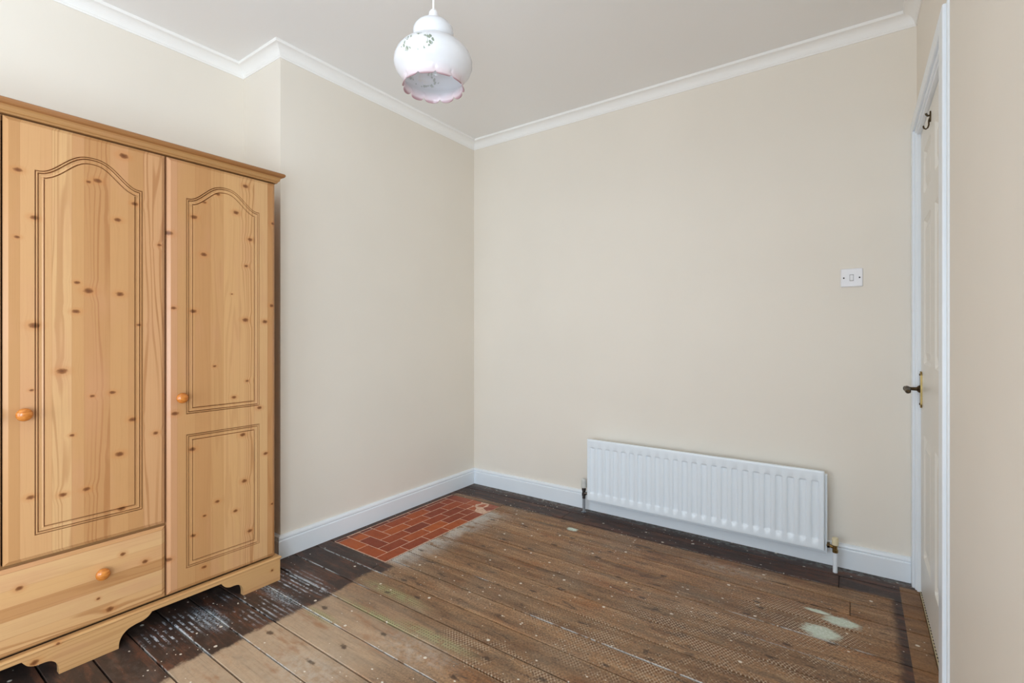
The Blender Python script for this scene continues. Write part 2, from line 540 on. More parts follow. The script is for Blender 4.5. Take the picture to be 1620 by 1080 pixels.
def tube(bm, pts, r, n=10, cap=True):
    pts = [Vector(p) for p in pts]
    rings = []
    up = Vector((0.31, 0.17, 0.93))
    for i, p in enumerate(pts):
        d = (pts[min(i + 1, len(pts) - 1)] - pts[max(i - 1, 0)]).normalized()
        if abs(d.dot(up)) > 0.97: up = Vector((1, 0.2, 0))
        a = d.cross(up).normalized(); b = d.cross(a).normalized()
        up = -(d.cross(a)) if False else up
        rr = r[i] if isinstance(r, (list, tuple)) else r
        rings.append([bm.verts.new(p + a * math.cos(2 * PI * k / n) * rr + b * math.sin(2 * PI * k / n) * rr) for k in range(n)])
    for a, b in zip(rings, rings[1:]):
        for k in range(n):
            bm.faces.new((a[k], a[(k + 1) % n], b[(k + 1) % n], b[k]))
    if cap:
        for ring in (rings[0], rings[-1]): bm.faces.new(ring)
    return bm


def sweep_plan(path, prof, closed=False):
    """sweep profile (out, z) along a plan path; 'out' is to the right-hand side of travel"""
    bm = bmesh.new()
    n = len(path); P = [Vector(p) for p in path]
    rings = []
    for i in range(n):
        ds = []
        if closed or i > 0: ds.append((P[i] - P[i - 1]).normalized())
        if closed or i < n - 1: ds.append((P[(i + 1) % n] - P[i]).normalized())
        ns = [Vector((d.y, -d.x)) for d in ds]
        m = ns[0] if len(ns) == 1 else (ns[0] + ns[1]) / (1 + ns[0].dot(ns[1]))
        rings.append([bm.verts.new((P[i].x + m.x * o, P[i].y + m.y * o, z)) for (o, z) in prof])
    k = len(prof)
    for i in range(n if closed else n - 1):
        a, b = rings[i], rings[(i + 1) % n]
        for j in range(k):
            bm.faces.new((a[j], a[(j + 1) % k], b[(j + 1) % k], b[j]))
    if not closed:
        bm.faces.new(rings[0]); bm.faces.new(rings[-1])
    return bm


def extrude_yz(poly, x0, x1):
    """solid from a (y, z) outline between two x planes"""
    bm = bmesh.new()
    a = [bm.verts.new((x0, p[0], p[1])) for p in poly]
    b = [bm.verts.new((x1, p[0], p[1])) for p in poly]
    n = len(poly)
    tris = tessellate_polygon([[Vector((p[0], p[1], 0)) for p in poly]])
    for t in tris:
        bm.faces.new([a[i] for i in t]); bm.faces.new([b[i] for i in t])
    for i in range(n):
        bm.faces.new((a[i], a[(i + 1) % n], b[(i + 1) % n], b[i]))
    return bm

# ================================================================== the room shell
T = 0.12
def struct(name, bm, mat, parent=None, smooth=False):
    o = obj(name, bm, mat, parent, smooth)
    if parent is None: o['kind'] = 'structure'
    return o

floor = struct('floor', bx(XA - T, XR + 0.16, YF - T, T, -0.10, -0.018), M['dark'])
struct('ceiling', bx(XA - T, XR + T, YF - T, T, ZC, ZC + 0.1), M['ceiling'])
struct('wall_back', bx(XA - T, XR + T, 0, T, -0.1, ZC), M['wall'])
struct('wall_left_breast', bx(XA - T, 0, YB, 0, -0.1, ZC), M['wall'])
struct('wall_left_alcove', bx(XA - T, XA, YF - T, YB, -0.1, ZC), M['wall'])

# window wall behind the camera, with its opening
bm = bmesh.new()
box(bm, XA - T, WX0, YF - T, YF, -0.1, ZC); box(bm, WX1, XR + T, YF - T, YF, -0.1, ZC)
box(bm, WX0, WX1, YF - T, YF, -0.1, WZ0); box(bm, WX0, WX1, YF - T, YF, WZ1, ZC)
struct('wall_front', bm, M['wall'])
win = empty('window_1', ((WX0 + WX1) / 2, YF - 0.06, WZ0)); tag(win, kind='structure')
bm = bmesh.new()
fw = 0.055
for (a, b, c, d) in ((WX0, WX0 + fw, WZ0, WZ1), (WX1 - fw, WX1, WZ0, WZ1), (WX0 + fw, WX1 - fw, WZ0, WZ0 + fw), (WX0 + fw, WX1 - fw, WZ1 - fw, WZ1)):
    box(bm, a, b, YF - 0.09, YF - 0.03, c, d, 0.004)
xm = (WX0 + WX1) / 2
box(bm, xm - 0.03, xm + 0.03, YF - 0.09, YF - 0.03, WZ0 + fw, WZ1 - fw, 0.004)
obj('window_frame', bm, M['gloss'], win)
for (a, b) in ((WX0 + fw, xm - 0.03), (xm + 0.03, WX1 - fw)):
    obj('pane', bx(a, b, YF - 0.064, YF - 0.058, WZ0 + fw, WZ1 - fw), M['glass'], win)
obj('window_sill', bx(WX0 - 0.04, WX1 + 0.04, YF - 0.03, YF + 0.10, WZ0 - 0.03, WZ0, 0.006), M['gloss'], win)

# right wall with the door opening
DY0, DY1, DZ = -0.070, -0.890, 1.945     # opening
XN = 2.4955                              # the wall nearer the camera stands a little proud
bm = bmesh.new()
box(bm, XR, XR + T, DY0, 0, -0.1, ZC)
box(bm, XR, XR + T, DY1, DY0, DZ, ZC)
box(bm, XR, XR + T, -0.985, DY1, -0.1, ZC)
struct('wall_right', bm, M['wall'])
bm = bmesh.new()
box(bm, XN, XR + T, VY1, -0.985, -0.1, ZC, 0.004); box(bm, XN, XR + T, YF, VY0, -0.1, ZC)
box(bm, XN, XR + T, VY0, VY1, -0.1, VZ0); box(bm, XN, XR + T, VY0, VY1, VZ1, ZC)
struct('wall_right_near', bm, M['wall'])
win2 = empty('added_window_2', (XR + 0.06, (VY0 + VY1) / 2, VZ0)); tag(win2, kind='structure')  # invented window out of view, gives the added side lamp its opening
bm = bmesh.new()
for (a, b, c, d) in ((VY0, VY0 + 0.045, VZ0, VZ1), (VY1 - 0.045, VY1, VZ0, VZ1), (VY0 + 0.045, VY1 - 0.045, VZ0, VZ0 + 0.045), (VY0 + 0.045, VY1 - 0.045, VZ1 - 0.045, VZ1)):
    box(bm, XR + 0.03, XR + 0.09, a, b, c, d, 0.004)
obj('window_frame', bm, M['gloss'], win2)
obj('pane', bx(XR + 0.058, XR + 0.064, VY0 + 0.045, VY1 - 0.045, VZ0 + 0.045, VZ1 - 0.045), M['glass'], win2)

# cornice round the whole ceiling
cove = [(0, ZC - 0.060), (0.004, ZC - 0.060), (0.006, ZC - 0.054)]
for k in range(9):
    a = k / 8 * PI / 2
    cove.append((0.008 + 0.036 * (1 - math.cos(a)), ZC - 0.052 + 0.038 * math.sin(a)))
cove += [(0.048, ZC - 0.014), (0.050, ZC - 0.011), (0.050, ZC - 0.002), (0.049, ZC), (0, ZC)]
path = [(0, 0), (XR, 0), (XR, -0.985), (XN, -0.985), (XN, YF), (XA, YF), (XA, YB), (0, YB)]
struct('trim_1', sweep_plan(path, cove, True), M['cornice'])

# skirting boards
skp = [(0, 0.0), (0.018, 0.0), (0.018, 0.083), (0.0165, 0.0865), (0.0135, 0.088), (0.0135, 0.090), (0.0165, 0.0925), (0.017, 0.097),
       (0.0155, 0.103), (0.011, 0.108), (0.005, 0.110), (0, 0.110)]
struct('baseboard_back', sweep_plan([(0, 0), (2.482, 0)], skp), M['gloss'])
struct('baseboard_left', sweep_plan([(XA, YF), (XA, YB), (0, YB), (0, 0)], skp), M['gloss'])
struct('baseboard_front', sweep_plan([(XN, YF), (XA, YF)], skp), M['gloss'])

# ------------------------------------------------------------------ floorboards
XD = 2.506
edges = [0.0, -0.115, -0.235, -0.345, -0.461, -0.580, -0.700, -0.825, -0.943, -1.063, -1.174, -1.290, -1.410, -1.528, -1.649, -1.767,
         -1.886, -1.999, -2.116, -2.234, -2.353]
while edges[-1] > YF + 0.06: edges.append(edges[-1] - 0.118)
edges[-1] = YF
HX, HY0, HY1 = 0.452, -1.205, -0.292     # hearth cut-out
def plank(x0, x1, y0, y1):
    bm = bx(x0 + 0.001, x1 - 0.001, y0 + 0.0026, y1 - 0.0026, -0.018, random.uniform(-0.0012, 0.0), 0.0014, 1)
    obj('floorboard', bm, M['floor'], floor)
joints = {1: (0.862, 2.225), 3: (2.268,), 12: (1.9,), 17: (1.62,), 22: (0.9,), 24: (1.7,)}
for i in range(len(edges) - 1):
    y1, y0 = edges[i], edges[i + 1]
    x0 = 0.0 if y1 > YB else XA
    hearth_cut = y0 < HY1 and y1 > HY0
    xs = [HX if hearth_cut else x0] + list(joints.get(i, ())) + [XD]
    for a, b in zip(xs, xs[1:]):
        plank(a, b, y0, y1)
    if hearth_cut and y1 > HY1 + 0.01: plank(x0, HX, HY1, y1)
    if hearth_cut and y0 < HY0 - 0.01: plank(x0, HX, y0, HY0)

# ------------------------------------------------------------------ hearth
hearth = empty('tiled_hearth', (0.25, -0.75, 0.0))
tag(hearth, 'red terracotta tiled hearth let flush into floorboards along the chimney breast', 'hearth')
obj('mortar_bed', bx(0.051, HX - 0.001, HY0 + 0.001, HY1 - 0.001, -0.018, -0.0008), M['grout'], hearth)
plank(0.0, 0.051, HY0, HY1)
def tile(x0, x1, y0, y1, cut=None):
    gz = random.uniform(-0.0003, 0.0006)
    gp = 0.0028
    if cut:
        pts = cut
        bm = bmesh.new()
        a = [bm.verts.new((p[0], p[1], -0.018)) for p in pts]; b = [bm.verts.new((p[0], p[1], gz)) for p in pts]
        bm.faces.new(a); bm.faces.new(b)
        for k in range(len(pts)): bm.faces.new((a[k], a[(k + 1) % len(pts)], b[(k + 1) % len(pts)], b[k]))
    else:
        bm = bx(x0 + gp, x1 - gp, y0 + gp, y1 - gp, -0.018, gz, 0.0006, 1)
    obj('tile', bm, M['tile'], hearth)
rows = [(0.086, 0.160), (0.160, 0.234), (0.234, 0.308), (0.308, 0.380), (0.380, 0.450)]
# near end: tiles laid across
tile(0.052, 0.080, HY0, -1.131); tile(0.080, 0.231, HY0, -1.131); tile(0.231, 0.380, HY0, -1.131)
tile(0.060, 0.154, -1.131, -1.056); tile(0.154, 0.308, -1.131, -1.056)
tile(0.056, 0.082, -1.056, -0.981); tile(0.082, 0.234, -1.056, -0.981)
def run(x0, x1, ys):
    for a, b in zip(ys, ys[1:]): tile(x0, x1, a, b)
run(*rows[4], [HY0, -1.052, -0.900, -0.747, -0.591, -0.450])
run(*rows[3], [-1.131, -0.982, -0.826, -0.678, -0.522, -0.440])
run(*rows[2], [-1.056, -0.902, -0.752, -0.600, -0.452, -0.375])
run(*rows[1], [-0.981, -0.833, -0.681, -0.525, -0.375])
run(*rows[0], [-0.981, -0.906, -0.757, -0.605, -0.455, -0.375])
run(0.056, 0.086, [-0.981, -0.86, -0.70, -0.55, -0.375])
# far end: tiles laid across, the corner broken
tile(0.056, 0.238, -0.375, HY1)
tile(0, 0, 0, 0, [(0.240, -0.373), (0.318, -0.373), (0.302, -0.345), (0.322, -0.318), (0.306, -0.294), (0.240, -0.294)])
tile(0, 0, 0, 0, [(0.384, -0.372), (0.430, -0.400), (0.449, -0.372), (0.449, -0.296), (0.372, -0.296), (0.392, -0.334)])
tile(0, 0, 0, 0, [(0.312, -0.436), (0.366, -0.434), (0.350, -0.398), (0.318, -0.380)])
tile(0, 0, 0, 0, [(0.330, -0.372), (0.372, -0.362), (0.366, -0.310), (0.336, -0.322)])

# ------------------------------------------------------------------ door
XF = 2.5100                              # face of the door leaf
door = empty('door_1', (XF + 0.02, (DY0 + DY1) / 2, 0.0)); tag(door, kind='structure')
ly0, ly1, lz0, lz1 = -0.862, -0.090, 0.012, 1.925
pc = [(-0.420, -0.192), (-0.760, -0.532)]
pr = [(0.185, 0.680), (0.965, 1.545), (1.650, 1.825)]
ys = sorted({ly0, ly1} | {v for c in pc for v in (c[0], c[0] + 0.012, c[1] - 0.012, c[1])})
zs = sorted({lz0, lz1} | {v for c in pr for v in (c[0], c[0] + 0.012, c[1] - 0.012, c[1])})
def dep(y, z):
    for c in pc:
        for r_ in pr:
            if c[0] + 0.011 < y < c[1] - 0.011 and r_[0] + 0.011 < z < r_[1] - 0.011: return 0.009
    return 0.0
bm = bmesh.new()
gv = [[bm.verts.new((XF + dep(y, z), y, z)) for z in zs] for y in ys]
for i in range(len(ys) - 1):
    for j in range(len(zs) - 1):
        bm.faces.new((gv[i][j], gv[i + 1][j], gv[i + 1][j + 1], gv[i][j + 1]))
ring = [gv[i][0] for i in range(len(ys))] + [gv[-1][j] for j in range(1, len(zs))] + [gv[i][-1] for i in range(len(ys) - 2, -1, -1)] + [gv[0][j] for j in range(len(zs) - 2, 0, -1)]
bk = [bm.verts.new((XF + 0.036, v.co.y, v.co.z)) for v in ring]
for k in range(len(ring)):
    bm.faces.new((ring[k], ring[(k + 1) % len(ring)], bk[(k + 1) % len(ring)], bk[k]))
bm.faces.new(bk)
obj('door_leaf', bm, M['door_paint'], door)
for c in pc:
    for r_ in pr:
        bm = bmesh.new()
        a, b, c0, c1 = c[0] + 0.020, c[1] - 0.020, r_[0] + 0.020, r_[1] - 0.020
        o1 = [(a, c0), (b, c0), (b, c1), (a, c1)]
        i1 = [(a + 0.028, c0 + 0.028), (b - 0.028, c0 + 0.028), (b - 0.028, c1 - 0.028), (a + 0.028, c1 - 0.028)]
        A = [bm.verts.new((XF + 0.0095, *p)) for p in o1]
        B = [bm.verts.new((XF + 0.0015, *p)) for p in i1]
        for k in range(4): bm.faces.new((A[k], A[(k + 1) % 4], B[(k + 1) % 4], B[k]))
        bm.faces.new(B); bm.faces.new(A)
        obj('panel', bm, M['door_paint'], door)
# lining and stops
bm = bmesh.new()
for (a, b, c, d) in ((-0.088, DY0 - 0.001, 0, DZ - 0.001), (DY1 + 0.001, -0.864, 0, DZ - 0.001), (-0.864, -0.088, 1.927, DZ - 0.001)):
    box(bm, XR - 0.006, XR + T, a, b, c, d, 0.001, 1)
obj('door_lining', bm, M['gloss'], door)
# lever handle on a long plate
hy, hz = -0.122, 0.858
handle = obj('door_handle', extrude_yz([(hy + 0.02 * math.cos(t) * (1 if abs(math.sin(t)) < 0.95 else 0.8), hz - 0.002 + 0.056 * (1 if math.sin(t) > 0 else -1) + 0.020 * math.sin(t)) for t in [2 * PI * k / 32 for k in range(32)]],
                                       XF - 0.006, XF - 0.0002), M['brass'], door, False)
bm = bmesh.new()
lathe(bm, [(0.0155, -0.0065), (0.0155, -0.009), (0.012, -0.013), (0.0075, -0.017), (0.0065, -0.036), (0.009, -0.041), (0.0105, -0.050), (0.0095, -0.058), (0.004, -0.061)],
      (XF, hy, hz), 'x', 20)
obj('spindle', bm, M['bronze'], handle, True, 0.7)
tp = [(XF - 0.050, hy - 0.004 - 0.10 * t, hz + 0.004 * math.sin(t * PI * 2)) for t in [k / 12 for k in range(13)]]
obj('lever', tube(bmesh.new(), tp, [0.008 + 0.003 * math.sin(k / 12 * PI) for k in range(12)] + [0.004], 12), M['bronze'], handle, True, 0.8)
for dz in (-0.062, 0.060):
    bm = lathe(bmesh.new(), [(0.0045, -0.0060), (0.004, -0.0085), (0.0015, -0.0092)], (XF, hy, hz + dz), 'x', 12)
    obj('screw', bm, M['bronze'], handle, True, 0.7)

# architrave
XP = 2.4825
arch = empty('trim_2', (XR, -0.48, 0.0)); tag(arch, kind='structure')
def arch_piece(name, x0, x1, y0, y1, z0, z1): return obj(name, bx(x0, x1, y0, y1, z0, z1, 0.004, 2), M['gloss'], arch)
arch_piece('architrave', XP, XR, -0.062, -0.001, 0.0, 1.955)
arch_piece('architrave_bead', XP + 0.009, XR, -0.078, -0.062, 0.0, 1.94)
arch_piece('architrave', XP, XR, -0.962, -0.890, 0.0, 2.004)
arch_piece('architrave', XP, XR, -0.890, -0.001, 1.955, 2.004)
arch_piece('architrave_bead', XP + 0.009, XR, -0.890, -0.062, 1.938, 1.955)
arch_piece('corner_filler', XP + 0.0085, XR, -0.984, -0.962, 0.0, 2.006)

# threshold strip with its row of nail holes
thr = empty('trim_3', (2.5105, -0.48, 0.0)); tag(thr, kind='structure')
obj('threshold_strip', bx(2.507, 2.5135, -0.885, -0.080, -0.018, 0.004, 0.0008, 1), M['threshold'], thr)
for k in range(34):
    yk = -0.098 - k * 0.0228
    obj('nail_hole', bx(2.5085, 2.5132, yk - 0.0075, yk, 0.0035, 0.0052, 0.0005, 1), M['dark'], thr)
obj('gap_floor', bx(2.5136, 2.62, -0.885, -0.075, -0.018, 0.0), M['dark'], thr)
struct('wall_hall', bx(2.60, 2.64, -1.0, 0.05, -0.1, 2.1), M['dark'])

# ================================================================== wardrobe
WXF = 0.195           # face of the doors
ROOT = Vector((-0.05, -2.234, 0.0))
ward = empty('wardrobe', ROOT)
tag(ward, 'honey pine three door wardrobe with arched grooved doors and a wide drawer', 'wardrobe')
Y1, Y0 = -1.599, -2.869
def kn(X, *pts):
    """knots marked at photograph pixels -> wardrobe coordinates on the plane x = X"""
    f, hyy, th, cx, cy, ch = 771.46, 527.92, 0.6153, 2.2891, -2.7568, 1.0877
    c, s = math.cos(th), math.sin(th)
    out = []
    for (px, py, rr) in pts:
        a = (px - 810) / f; b = (hyy - py) / f
        d = Vector((c * a - s, s * a + c, b)); t = (X - cx) / d.x
        out.append((cy + d.y * t - ROOT.y, ch + d.z * t - ROOT.z, rr))
    return out
z1 = lambda a, b, r: (a * 460 / 1057, 130 + b * 470 / 1080, r)
z2 = lambda a, b, r: (a * 460 / 994, 580 + b * 500 / 1080, r)
k_mid = kn(WXF, z1(65, 318, .009), z1(355, 358, .010), z1(322, 362, .006), z1(490, 442, .009), z1(428, 500, .009), z1(125, 492, .009), z1(62, 562, .006),
           z1(580, 592, .006), z1(322, 758, .012), z1(280, 728, .007), z1(276, 833, .009), z1(436, 770, .010), z1(125, 884, .012), z1(505, 882, .006),
           z1(226, 1050, .012), z1(450, 268, .012), z2(385, 88, .008), z2(316, 100, .006), z2(453, 180, .010), z2(532, 226, .008), z2(247, 234, .006),
           z2(409, 298, .011), z2(215, 437, .009), z2(296, 418, .009), z2(105, 446, .009), z2(416, 485, .010), z2(108, 80, .005))
k_right = kn(WXF, z1(892, 378, .010), z1(793, 408, .007), z1(743, 437, .006), z1(706, 490, .010), z1(858, 474, .010), z1(909, 572, .009), z1(992, 514, .008),
             z1(614, 548, .012), z1(741, 626, .010), z1(631, 820, .008), z1(703, 832, .010), z1(892, 864, .011), z1(988, 812, .009), z1(963, 870, .010),
             z1(843, 770, .004), z1(780, 1032, .006), z1(895, 668, .007), z2(800, 104, .008), z2(845, 48, .006), z2(887, 140, .009), z2(598, 160, .011),
             z2(658, 282, .010), z2(830, 232, .010), z2(908, 296, .009), z2(835, 390, .010), z2(743, 460, .008), z2(805, 492, .008), z2(699, 509, .006),
             z2(854, 560, .009), z2(661, 577, .008), z2(577, 660, .010), z2(698, 684, .008), z2(930, 468, .006))
k_drawer = kn(WXF, z2(420, 640, .009), z2(496, 665, .010), z2(66, 757, .010), z2(336, 792, .006), z2(375, 828, .012))
k_plinth = kn(0.205, z2(118, 1010, .012), z2(198, 945, .006), z2(930, 695, .007))
k_left = [(-(a), b + 0.07 * math.sin(i * 2.1), r_) for i, (a, b, r_) in enumerate(k_mid)]
M['pine_mid'] = pine('pine_middle_door', 'z', k_mid)
M['pine_right'] = pine('pine_right_door', 'z', k_right)
M['pine_left'] = pine('pine_left_door', 'z', k_left[:14])
M['pine_drawer'] = pine('pine_drawer_front', 'y', k_drawer, 1.0, 21.0)
M['pine_plinth'] = pine('pine_plinth', 'y', k_plinth, 1.0, 12.0)
M['pine_body'] = pine('pine_carcass', 'z', (), 0.72)
M['pine_top'] = pine('pine_crown', 'y', (), 0.70, 30.0)
M['pine_inside'] = pine('pine_rail', 'y', (), 0.5, 12.0)

XBK = -0.315
CF = WXF - 0.019      # carcass front
obj('side_panel', bx(XBK, CF, Y1 - 0.018, Y1, 0.105, 1.752), M['pine_body'], ward)
obj('side_panel', bx(XBK, CF, Y0, Y0 + 0.018, 0.105, 1.752), M['pine_body'], ward)
obj('back_panel', bx(XBK + 0.001, XBK + 0.008, Y0 + 0.018, Y1 - 0.018, 0.105, 1.752), M['pine_body'], ward)
obj('base_panel', bx(XBK + 0.009, CF, Y0 + 0.018, Y1 - 0.018, 0.106, 0.124), M['pine_inside'], ward)
obj('top_panel', bx(XBK + 0.009, CF, Y0 + 0.018, Y1 - 0.018, 1.734, 1.752), M['pine_inside'], ward)
obj('divider', bx(XBK + 0.009, CF, -2.028, -2.010, 0.125, 1.733), M['pine_inside'], ward)
obj('drawer_rail', bx(XBK + 0.009, CF, Y0 + 0.018, -2.028, 0.366, 0.386), M['pine_inside'], ward)

# crown moulding: (out, z) swept round three sides
cm = [(0.0, 1.752), (0.004, 1.752), (0.006, 1.757), (0.010, 1.760), (0.012, 1.764), (0.013, 1.771), (0.018, 1.776), (0.024, 1.778), (0.027, 1.781),
      (0.029, 1.786), (0.028, 1.791), (0.025, 1.794), (0.0, 1.794)]
crown = sweep_plan([(XBK, Y0), (WXF - 0.002, Y0), (WXF - 0.002, Y1), (XBK, Y1)][::-1], [(-o if False else o, z) for o, z in cm])
# profile must lie outside the carcass
cx_ = sum(v.co.x for v in crown.verts) / len(crown.verts)
if max(v.co.y for v in crown.verts) < Y1 + 0.01:
    crown.free(); crown = sweep_plan([(XBK, Y0), (WXF - 0.002, Y0), (WXF - 0.002, Y1), (XBK, Y1)], cm)
obj('crown_moulding', crown, M['pine_top'], ward)
obj('top_board', bx(XBK, WXF - 0.003, Y0 + 0.001, Y1 - 0.001, 1.7525, 1.790), M['pine_top'], ward)

# plinth with scrolled feet
def mir(pts): return [(2 * ROOT.y - a, b) for a, b in pts][::-1]
def smoothpts(pts, n=5):
    out = []
    for i in range(len(pts) - 1):
        p0 = pts[max(i - 1, 0)]; p1 = pts[i]; p2 = pts[i + 1]; p3 = pts[min(i + 2, len(pts) - 1)]
        for k in range(n):
            t = k / n
            out.append(tuple(0.5 * ((2 * p1[j]) + (-p0[j] + p2[j]) * t + (2 * p0[j] - 5 * p1[j] + 4 * p2[j] - p3[j]) * t * t + (-p0[j] + 3 * p1[j] - 3 * p2[j] + p3[j]) * t ** 3) for j in (0, 1)))
    out.append(pts[-1])
    return out
ZA = 0.084
curl_r = smoothpts([(-1.831, ZA), (-1.818, 0.066), (-1.800, 0.057), (-1.780, 0.056), (-1.764, 0.052), (-1.752, 0.040), (-1.746, 0.022), (-1.745, 0.0)])
curl_m = [(a - 0.5745, b) for a, b in curl_r]
ogee_m = smoothpts([(-2.165, 0.0), (-2.163, 0.022), (-2.155, 0.040), (-2.140, 0.054), (-2.118, 0.061), (-2.095, 0.064), (-2.078, 0.072), (-2.067, ZA)])
low = mir(curl_r)
bottom = [(-2.881, 0.0)] + low + curl_m + ogee_m + curl_r + [(-1.587, 0.0)]
poly = bottom + [(-1.587, 0.098), (-2.881, 0.098)]
obj('plinth', extrude_yz(poly, WXF - 0.012, 0.206), M['pine_plinth'], ward)
nose = [(0.0, 0.092), (0.019, 0.092), (0.023, 0.095), (0.0245, 0.099), (0.023, 0.103), (0.019, 0.105), (0.0, 0.105)]
pl = sweep_plan([(XBK, Y0 + 0.006), (WXF - 0.012, Y0 + 0.006), (WXF - 0.012, Y1 - 0.006), (XBK, Y1 - 0.006)], nose)
obj('plinth_nosing', pl, M['pine_plinth'], ward)
for (a, b) in ((-1.599, -1.588), (-2.880, -2.869)):
    obj('plinth_side', bx(XBK, WXF - 0.0125, a, b, 0.0, 0.0915), M['pine_plinth'], ward)
for (a, b) in ((-1.66, -1.60), (-2.27, -2.21), (-2.866, -2.806)):
    obj('foot_block', bx(XBK, XBK + 0.05, a, b, 0.0, 0.105), M['pine_body'], ward)


def offset_in(pts, d):
    n = len(pts); out = []
    area = sum(pts[i][0] * pts[(i + 1) % n][1] - pts[(i + 1) % n][0] * pts[i][1] for i in range(n))
    sgn = 1 if area > 0 else -1
    for i in range(n):
        p0, p1, p2 = Vector(pts[i - 1]), Vector(pts[i]), Vector(pts[(i + 1) % n])
        d1 = (p1 - p0).normalized(); d2 = (p2 - p1).normalized()
        n1 = Vector((-d1.y, d1.x)) * sgn; n2 = Vector((-d2.y, d2.x)) * sgn
        m = (n1 + n2) / max(1 + n1.dot(n2), 0.3)
        out.append((p1.x + m.x * d, p1.y + m.y * d))
    return out


def grooved_front(y0, y1, z0, z1, outlines, t=0.018, bev=0.011, drop=0.006, horizontal=False):
    bm = bmesh.new()
    XB = WXF - t
    o = [(y0, z0), (y1, z0), (y1, z1), (y0, z1)]
    i_ = offset_in(o, bev)
    back = [bm.verts.new((XB, *p)) for p in o]
    mid = [bm.verts.new((WXF - drop, *p)) for p in o]
    front = [bm.verts.new((WXF, *p)) for p in i_]
    bm.faces.new(back)
    for k in range(4):
        bm.faces.new((back[k], back[(k + 1) % 4], mid[(k + 1) % 4], mid[k]))
        bm.faces.new((mid[k], mid[(k + 1) % 4], front[(k + 1) % 4], front[k]))
    loops = [front]
    steps = [(0, 0), (0.0018, -0.0100), (0.0036, 0), (0.0064, 0.0), (0.0082, -0.0100), (0.0104, -0.001), (0.0165, -0.002), (0.0206, -0.0010), (0.0226, -0.0100), (0.0244, 0)]
    for ol in outlines:
        rings = []
        for (d, dep_) in steps:
            rings.append([bm.verts.new((WXF + dep_, *p)) for p in offset_in(ol, d)])
        for a, b in zip(rings, rings[1:]):
            for k in range(len(ol)):
                bm.faces.new((a[k], a[(k + 1) % len(ol)], b[(k + 1) % len(ol)], b[k]))
        loops.append(rings[0])
        inner = rings[-1]
        for tri in tessellate_polygon([[Vector((v.co.y, v.co.z, 0)) for v in inner]]):
            bm.faces.new([inner[q] for q in tri])
    flat = [v for lp in loops for v in lp]
    for tri in tessellate_polygon([[Vector((v.co.y, v.co.z, 0)) for v in lp] for lp in loops]):
        try: bm.faces.new([flat[q] for q in tri])
        except ValueError: pass
    return bm


def arched(y0, y1, z0, zs_, rise):
    yc, hw = (y0 + y1) / 2, (y1 - y0) / 2
    pts = [(y0, z0), (y1, z0), (y1, zs_)]
    N = 28
    for k in range(1, N):
        u = 1 - 2 * k / N
        a = abs(u)
        if a > 0.93: z = 0.0
        else:
            q = a / 0.93
            z = rise * (0.5 + 0.5 * math.cos(PI * q ** 1.25))
        pts.append((yc + u * hw, zs_ + z))
    pts.append((y0, zs_))
    return pts


def knob(parent, y, z):
    bm = lathe(bmesh.new(), [(0.009, 0.0), (0.0085, 0.006), (0.010, 0.010), (0.0155, 0.013), (0.0190, 0.018), (0.0198, 0.023), (0.0185, 0.028), (0.0145, 0.032),
                             (0.008, 0.0345), (0.001, 0.0353)], (WXF + 0.0002, y, z), 'x', 28)
    obj('knob', bm, M['knob'], parent, True, 1.2)


def wdoor(y0, y1, z0, z1, outs, mat, ky, kz):
    d = obj('door', grooved_front(y0, y1, z0, z1, outs), mat, ward)
    knob(d, ky, kz)
    return d
wdoor(-2.0155, -1.604, 0.115, 1.747, [arched(-1.953, -1.672, 0.780, 1.607, 0.073), [(-1.953, 0.190), (-1.672, 0.190), (-1.672, 0.702), (-1.953, 0.702)]], M['pine_right'], -1.974, 0.846)
wdoor(-2.443, -2.0225, 0.386, 1.747, [arched(-2.374, -2.092, 0.458, 1.600, 0.078)], M['pine_mid'], -2.401, 0.841)
wdoor(-2.8665, -2.4475, 0.386, 1.747, [arched(-2.798, -2.516, 0.458, 1.600, 0.078)], M['pine_left'], -2.489, 0.841)
dr = obj('drawer', grooved_front(-2.8665, -2.0225, 0.115, 0.376, []), M['pine_drawer'], ward)
knob(dr, -2.211, 0.278); knob(dr, -2.678, 0.278)

